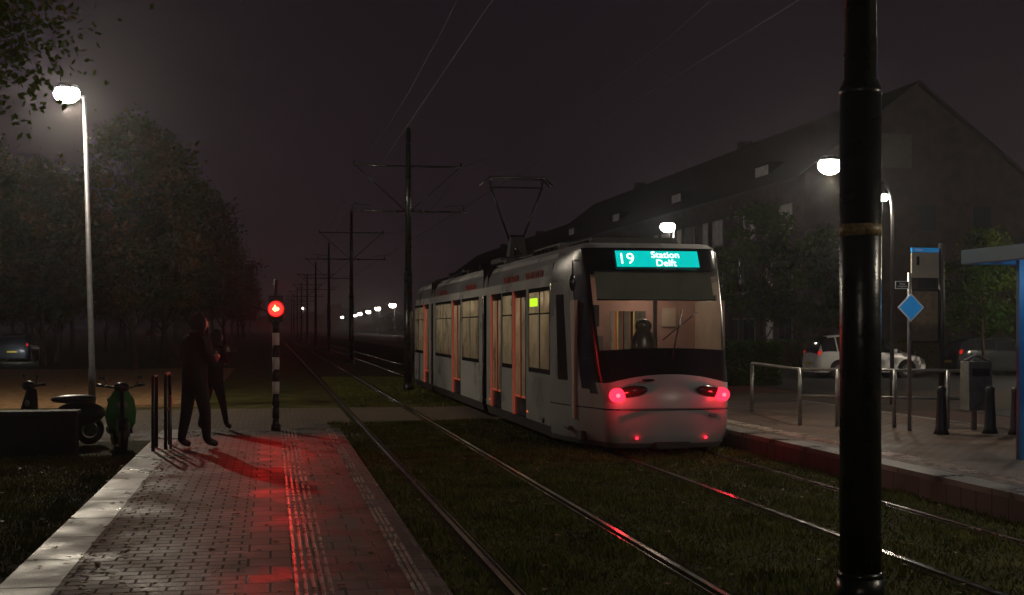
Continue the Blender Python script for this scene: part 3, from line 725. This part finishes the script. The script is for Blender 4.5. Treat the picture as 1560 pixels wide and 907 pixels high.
M_cw=mat('white_car_paint',(.80,.80,.80),.25,var=.05); M_cd=mat('dark_car_paint',(.04,.045,.05),.2,var=.05)
car((22.0,46.3,0),math.radians(-3),M_cw,True,H=1.58)
car((28.4,47.6,0),math.radians(-3),M_cd,True,H=1.45)
car((-13.9,77.6,0),math.radians(90),M_cd,True)
car((-17.5,206,0),math.radians(80),M_cd,True)
point('car_headlight',(-13.5,74.5,.7),20,(.9,.95,1),.1)
# ------------------------------------------------------------------ right platform furniture
e=empty('railing',(0,0,Z)); b=MB()
P0=Vector((8.55,20.35,0)); P1=Vector((10.9,19.0,0)); d=P1-P0
for t in (0,.22,.55,.85,1.0):
    p=P0+d*t; b.tube([p,p+Vector((0,0,.93))],.032,M_galv,10)
for z in (.92,.48): b.tube([P0+Vector((0,0,z)),P1+Vector((0,0,z))],.026,M_galv,10)
b.tube([P0+Vector((0,0,.92)),P0+Vector((.5,3.5,.92))],.026,M_galv,10); b.tube([P0+Vector((.5,3.5,0)),P0+Vector((.5,3.5,.92))],.032,M_galv,10)
b.obj('rails_and_posts',e)
for x,y in ((9.95,18.3),(10.75,18.3),(11.0,18.0)):
    e=empty('bollard',(x,y,Z)); b=MB(); b.tube([(0,0,0),(0,0,.08),(0,0,.62),(0,0,.68),(0,0,.72)],[.12,.09,.065,.075,.03],M_black,14); b.obj('post',e)
e=empty('litter_bin',(10.78,18.75,Z)); b=MB(); b.box((-.2,-.14,.32),(.2,.14,1.08),M_galv,taper=(1,.9)); b.box((-.15,-.15,.85),(.15,-.12,.97),M_blkp); b.tube([(0,.1,0),(0,.1,1.12)],.035,M_galv,8); b.tube([(-.2,0,1.08),(0,0,1.17),(.2,0,1.08)],.03,M_galv,8); b.obj('bin_body',e,bevel=.02)
M_blue=mat('sign_blue',(.02,.22,.55),.4,var=0,em=(.02,.25,.6),es=.28); M_sw=mat('sign_white',(.8,.8,.8),.4,var=0,em=(.8,.8,.8),es=.06)
e=empty('blue_diamond_sign',(9.74,18.9,Z)); b=MB(); b.tube([(0,0,0),(0,0,2.45)],.032,M_galv,10); b.obj('post',e)
b=MB()
def diamond(b,r,y,m,cz=1.915,cx=.0):
    k=[(0,-1),(1,0),(0,1),(-1,0)]; F=[(cx+x*r,y,cz+z*r) for x,z in k]; B=[(cx+x*r,y+.01,cz+z*r) for x,z in k]
    b.face(F,m); b.face(B[::-1],m)
    for i in range(4): b.face([F[i],B[i],B[(i+1)%4],F[(i+1)%4]],m)
diamond(b,.22,-.05,M_sw); diamond(b,.190,-.064,M_blue)
b.box((-.26,-.05,2.2),(-.04,-.04,2.32),M_sw); b.box((-.25,-.056,2.21),(-.05,-.051,2.31),M_blkp)
text('sign_text','Niets\nvergeten',.045,(-.15,-.06,2.26),(math.pi/2,0,0),M_sw,e)
b.obj('plates',e)
e=empty('tram_stop_sign',(10.60,19.5,Z)); b=MB(); b.tube([(0,0,0),(0,0,2.95)],.045,M_black,12); b.obj('post',e)
b=MB(); M_cream=mat('sign_panel',(.40,.38,.32),.5,var=.15)
b.box((-.52,-.02,2.40),(-.05,.02,2.80),M_cream); b.box((-.52,-.025,2.81),(-.05,.025,2.88),M_blue); b.box((-.44,-.027,2.60),(-.39,-.021,2.74),M_blkp)
b.box((-.57,-.03,1.35),(-.05,.03,2.22),M_black); b.box((-.54,-.037,1.39),(-.08,-.031,2.18),mat('timetable_panel',(.22,.18,.12),.5,var=.3,scale=12))
b.obj('panels',e,bevel=.004)
text('stop_name','Halte',.06,(-.40,-.03,2.845),(math.pi/2,0,0),M_sw,e)
M_sh=mat('shelter_blue',(.03,.17,.33),.35,var=.1)
e=empty('tram_shelter',(0,0,Z)); b=MB()
b.box((8.42,10.8,2.46),(10.9,14.95,2.50),M_sh); b.box((8.40,10.78,2.38),(8.46,14.97,2.56),M_sh); b.box((8.46,14.90,2.38),(10.9,14.97,2.56),M_sh); b.box((8.55,11,2.5),(10.8,14.8,2.6),M_sh,taper=(.8,.9))
b.obj('canopy',e,bevel=.01)
b=MB()
for x,y in ((8.98,14.6),(8.98,11.2),(10.75,14.6),(10.75,11.2)): b.box((x-.035,y-.035,0),(x+.035,y+.035,2.46),M_sh)
b.obj('posts',e)
b=MB(); b.box((10.74,11.24,.2),(10.755,14.56,2.2),glassmat('shelter_glass',(.8,.9,.95))); b.box((10.2,11.8,.42),(10.6,14.2,.47),M_galv); b.box((10.35,12.2,0),(10.42,12.3,.42),M_galv); b.box((10.35,13.8,0),(10.42,13.9,.42),M_galv)
b.obj('glass_and_bench',e)
b=MB(); b.box((9.5,11.5,2.42),(9.62,14.4,2.452),emat('shelter_tube',(.3,.6,1),3)); b.obj('light_tube',e)
point('shelter_light',(9.4,13.6,2.2),13,(.25,.6,1),.2,e)
# ------------------------------------------------------------------ left furniture
e=empty('gate_railing',(-1.36,18.2,Z)); b=MB()
b.tube([(0,-.35,0),(0,-.35,.93),(0,-.28,.98),(0,.28,.98),(0,.35,.93),(0,.35,0)],.024,M_black,10)
b.tube([(-.14,-.6,0),(-.14,-.6,.96),(-.14,-.1,.96),(-.14,-.1,0)],.024,M_black,10); b.tube([(0,-.35,.5),(0,.35,.5)],.018,M_black,8)
b.tube([(.06,-.3,0),(.06,-.3,.7)],.018,M_galv,8)
b.obj('hoops',e)
e=empty('low_wall'); b=MB(); b.box((-9,20.1,0),(-2.82,20.5,.60),mat('dark_block',(.022,.022,.020),.8,bump=.5)); b.box((-9.03,20.06,.60),(-2.79,20.54,.66),mat('dark_cap',(.03,.03,.027),.7)); b.obj('blocks',e,bevel=.01)
def moped(loc,rotz,paint,name='moped'):
    e=empty(name,loc,(0,0,rotz)); b=MB()
    for y in (-.62,.58):
        b.torus((0,y,.24),.185,.055,M_blkp,'x',24,8); b.tube([(-.05,y,.24),(.05,y,.24)],.11,M_galv,14)
    b.obj('wheels',e)
    b=MB()
    b.tube([(0,-.62,.24),(0,-.52,.5),(0,-.40,.92)],[.03,.035,.03],M_blkp,10)
    for s in (-1,1): b.tube([(s*.08,-.62,.24),(s*.08,-.56,.5)],.02,M_galv,8)
    b.ell((0,-.60,.40),(.085,.26,.13),M_blkp,14,8)
    prof=[(.28,-.30,.15),(.42,-.36,.21),(.60,-.40,.22),(.78,-.40,.19),(.92,-.38,.10)]
    for (z0,y0,w0),(z1,y1,w1) in zip(prof[:-1],prof[1:]):
        for s in (-1,1):
            b.face([(0,y0-.05,z0),(s*w0,y0+.05,z0),(s*w1,y1+.05,z1),(0,y1-.05,z1)],paint,True)
            b.face([(0,y0+.02,z0),(s*w0,y0+.07,z0),(s*w1,y1+.07,z1),(0,y1+.02,z1)],M_blkp,True)
    b.ell((0,-.43,.70),(.09,.05,.06),M_frame,12,8)
    b.ell((0,-.40,.97),(.12,.10,.08),M_blkp,14,8)
    b.box((-.17,-.30,.26),(.17,.20,.33),M_blkp)
    b.ell((0,.42,.50),(.17,.42,.20),paint,16,10)
    b.ell((0,.32,.74),(.15,.38,.07),M_blkp,16,8)
    b.box((-.07,.75,.45),(.07,.82,.52),M_blkp)
    b.obj('body',e)
    b=MB()
    b.tube([(-.33,-.28,1.0),(-.15,-.37,.97),(.15,-.37,.97),(.33,-.28,1.0)],.016,M_blkp,8)
    for s in (-1,1):
        b.tube([(s*.24,-.33,.99),(s*.35,-.27,1.0)],.022,M_blkp,8); b.tube([(s*.2,-.35,.98),(s*.26,-.38,1.10)],.008,M_blkp,6); b.ell((s*.28,-.38,1.12),(.05,.015,.03),M_blkp,12,6)
    b.obj('handlebar',e)
M_mg=mat('moped_green',(.035,.19,.035),.35,var=.2)
moped((-2.30,21.0,0.01),math.radians(12),M_mg); 
moped((-3.35,21.6,0.01),math.radians(-60),M_blkp)
# ------------------------------------------------------------------ people
M_jk=mat('dark_jacket',(.014,.013,.016),.85,var=.3,scale=10,bump=.5,bscale=12,spec=.2); M_tr=mat('dark_trousers',(.015,.016,.022),.85,var=.3,scale=10,bump=.4,bscale=12,spec=.2)
M_shoe=mat('shoes',(.02,.018,.016),.5,var=0); M_skin=mat('skin',(.30,.18,.13),.55,var=.08); M_hair=mat('hair',(.02,.014,.01),.7,var=.2); M_jk2=mat('brown_jacket',(.022,.016,.014),.85,var=.3,scale=10,bump=.5,bscale=12,spec=.2)
M_lips=mat('lips',(.3,.12,.1),.5,var=0)
def person(loc,rotz,J,scale,jk,hood):
    e=empty('person',loc,(0,0,rotz)); e.scale=(scale,)*3
    names=list(J.keys()); E=[('pelvis','spine'),('spine','chest'),('chest','neck'),('neck','skull'),('chest','shL'),('shL','elL'),('elL','wrL'),('chest','shR'),('shR','elR'),('elR','wrR'),
      ('pelvis','hipL'),('hipL','knL'),('knL','anL'),('anL','toL'),('pelvis','hipR'),('hipR','knR'),('knR','anR'),('anR','toR')]
    me=bpy.data.meshes.new('figure_skeleton'); me.from_pydata([J[n][0] for n in names],[(names.index(a),names.index(c)) for a,c in E],[])
    o=bpy.data.objects.new('tmp_figure',me); S.collection.objects.link(o)
    o.modifiers.new('skin','SKIN')
    for i,n in enumerate(names):
        sv=me.skin_vertices[0].data[i]; sv.radius=J[n][1]; sv.use_root=(n=='pelvis')
    sb=o.modifiers.new('sub','SUBSURF'); sb.levels=2; sb.render_levels=2
    bpy.context.view_layer.update(); dg=bpy.context.evaluated_depsgraph_get(); m2=bpy.data.meshes.new_from_object(o.evaluated_get(dg))
    bpy.data.objects.remove(o)
    m2.materials.clear()
    for m in (jk,M_tr,M_shoe): m2.materials.append(m)
    for p in m2.polygons:
        z=p.center.z; p.use_smooth=True; p.material_index=2 if z<.10 else (1 if z<.84 else 0)
    bo=bpy.data.objects.new('clothed_body',m2); S.collection.objects.link(bo); bo.parent=e
    hc=Vector(J['skull'][0])+Vector((.015,0,.085)); b=MB()
    def hd(q):
        q=q.copy()
        if q.z<0: k=1+q.z*2.2; q.y*=max(.55,k*1.0); q.x=q.x*(1+q.z*.8)+.01
        if q.x>.06 and abs(q.y)<.03 and -.05<q.z<.03: q.x+=.022
        if q.x>.06 and .0<q.z<.035 and .015<abs(q.y)<.05: q.x-=.008
        return q
    b.ell(hc,(.098,.076,.122),M_skin,28,20,fn=hd)
    for s in (-1,1):
        b.ell(hc+Vector((.083,s*.03,.015)),(.012,.014,.009),M_sw,8,6); b.ell(hc+Vector((.093,s*.03,.015)),(.004,.006,.006),M_blkp,6,5)
        b.ell(hc+Vector((-.005,s*.078,.0)),(.02,.01,.032),M_skin,8,6)
    b.ell(hc+Vector((.092,0,-.058)),(.01,.025,.007),M_lips,8,5)
    b.obj('head',e)
    b=MB()
    if hood:
        b.ell(hc+Vector((-.022,0,.012)),(.118,.100,.135),jk,22,14,fn=lambda q: Vector((min(q.x,.055),q.y,q.z))); b.ell(hc+Vector((-.05,0,-.13)),(.10,.13,.06),jk,16,8)
    else:
        b.ell(hc+Vector((-.016,0,.028)),(.104,.086,.108),M_hair,20,12,fn=lambda q: Vector((min(q.x,.07 if q.z>.05 else .02),q.y,max(q.z,-.06))))
    b.obj('hood' if hood else 'hair',e)
    for sd in 'LR':
        w_=Vector(J['wr'+sd][0]); el=Vector(J['el'+sd][0]); d=(w_-el).normalized(); sgn=1 if sd=='L' else -1
        side_=Vector((0,0,1)); nrm=d.cross(side_).normalized()
        b=MB(); b.tube([w_-d*.02,w_+d*.03,w_+d*.085],[.026,.036,.034],M_skin,10)
        for i,(off,l) in enumerate([(-.027,.060),(-.009,.072),(.009,.076),(.027,.068)]):
            p=w_+d*.08+side_*off; inn=nrm*(.028*sgn)
            b.tube([p,p+d*l*.45,p+d*l*.75+inn*.6,p+d*l*.8+inn*1.5],[.0095,.009,.0085,.007],M_skin,7)
        p=w_+d*.03+side_*.03; b.tube([p,p+side_*.025+d*.02+nrm*.01*sgn,p+side_*.035+d*.05+nrm*.02*sgn],[.012,.011,.008],M_skin,7)
        b.obj('hand_'+sd,e)
    return e
J1={'pelvis':((0,0,.93),(.165,.135)),'spine':((.0,0,1.12),(.165,.13)),'chest':((.02,0,1.34),(.20,.145)),'neck':((.05,0,1.50),(.07,.07)),'skull':((.085,0,1.57),(.062,.062)),
 'shL':((.02,.20,1.42),(.09,.09)),'elL':((.05,.28,1.13),(.072,.072)),'wrL':((.27,.12,1.18),(.045,.045)),'shR':((.02,-.20,1.42),(.09,.09)),'elR':((.08,-.28,1.13),(.072,.072)),'wrR':((.30,-.08,1.20),(.045,.045)),
 'hipL':((0,.095,.86),(.115,.115)),'knL':((-.04,.11,.48),(.082,.082)),'anL':((-.12,.12,.10),(.058,.058)),'toL':((.04,.14,.045),(.045,.045)),
 'hipR':((.02,-.095,.86),(.115,.115)),'knR':((.10,-.11,.48),(.082,.082)),'anR':((.12,-.12,.10),(.058,.058)),'toR':((.28,-.15,.045),(.045,.045))}
p1=person((-1.0,17.9,Z),math.radians(38),J1,1.0,M_jk,True)
b=MB(); b.box((.36,-.03,1.17),(.375,.05,1.32),M_blkp); b.obj('phone',p1,bevel=.004)
J2=dict(J1); J2['chest']=((.0,0,1.34),(.17,.125)); J2['skull']=((.07,0,1.57),(.06,.06)); J2['knL']=((-.10,.10,.48),(.068,.068)); J2['anL']=((-.22,.10,.09),(.045,.045)); J2['toL']=((-.05,.11,.045),(.042,.042)); J2['wrR']=((.30,-.05,1.38),(.036,.036)); J2['elR']=((.12,-.25,1.2),(.058,.058))
J2['knR']=((.13,-.10,.48),(.068,.068)); J2['anR']=((.20,-.12,.09),(.045,.045))
p2=person((-.88,21.0,Z-.0),math.radians(40),J2,.88,M_jk2,True)
b=MB(); b.box((.36,-.06,1.36),(.44,.06,1.46),M_blkp); b.tube([(.40,0,1.41),(.50,0,1.41)],.03,M_blkp,12); b.obj('camera_body',p2,bevel=.004)
# ------------------------------------------------------------------ mist
b=MB(); m=bpy.data.materials.new('night_mist'); m.use_nodes=True; nt=m.node_tree; nt.nodes.clear()
v=nt.nodes.new('ShaderNodeVolumeScatter'); v.inputs['Density'].default_value=.0008; v.inputs['Anisotropy'].default_value=.82; v.inputs['Color'].default_value=(.95,.93,1,1)
o=nt.nodes.new('ShaderNodeOutputMaterial'); nt.links.new(v.outputs[0],o.inputs['Volume'])
b.box((-120,-30,-.5),(120,800,24),m); b.obj('night_mist')
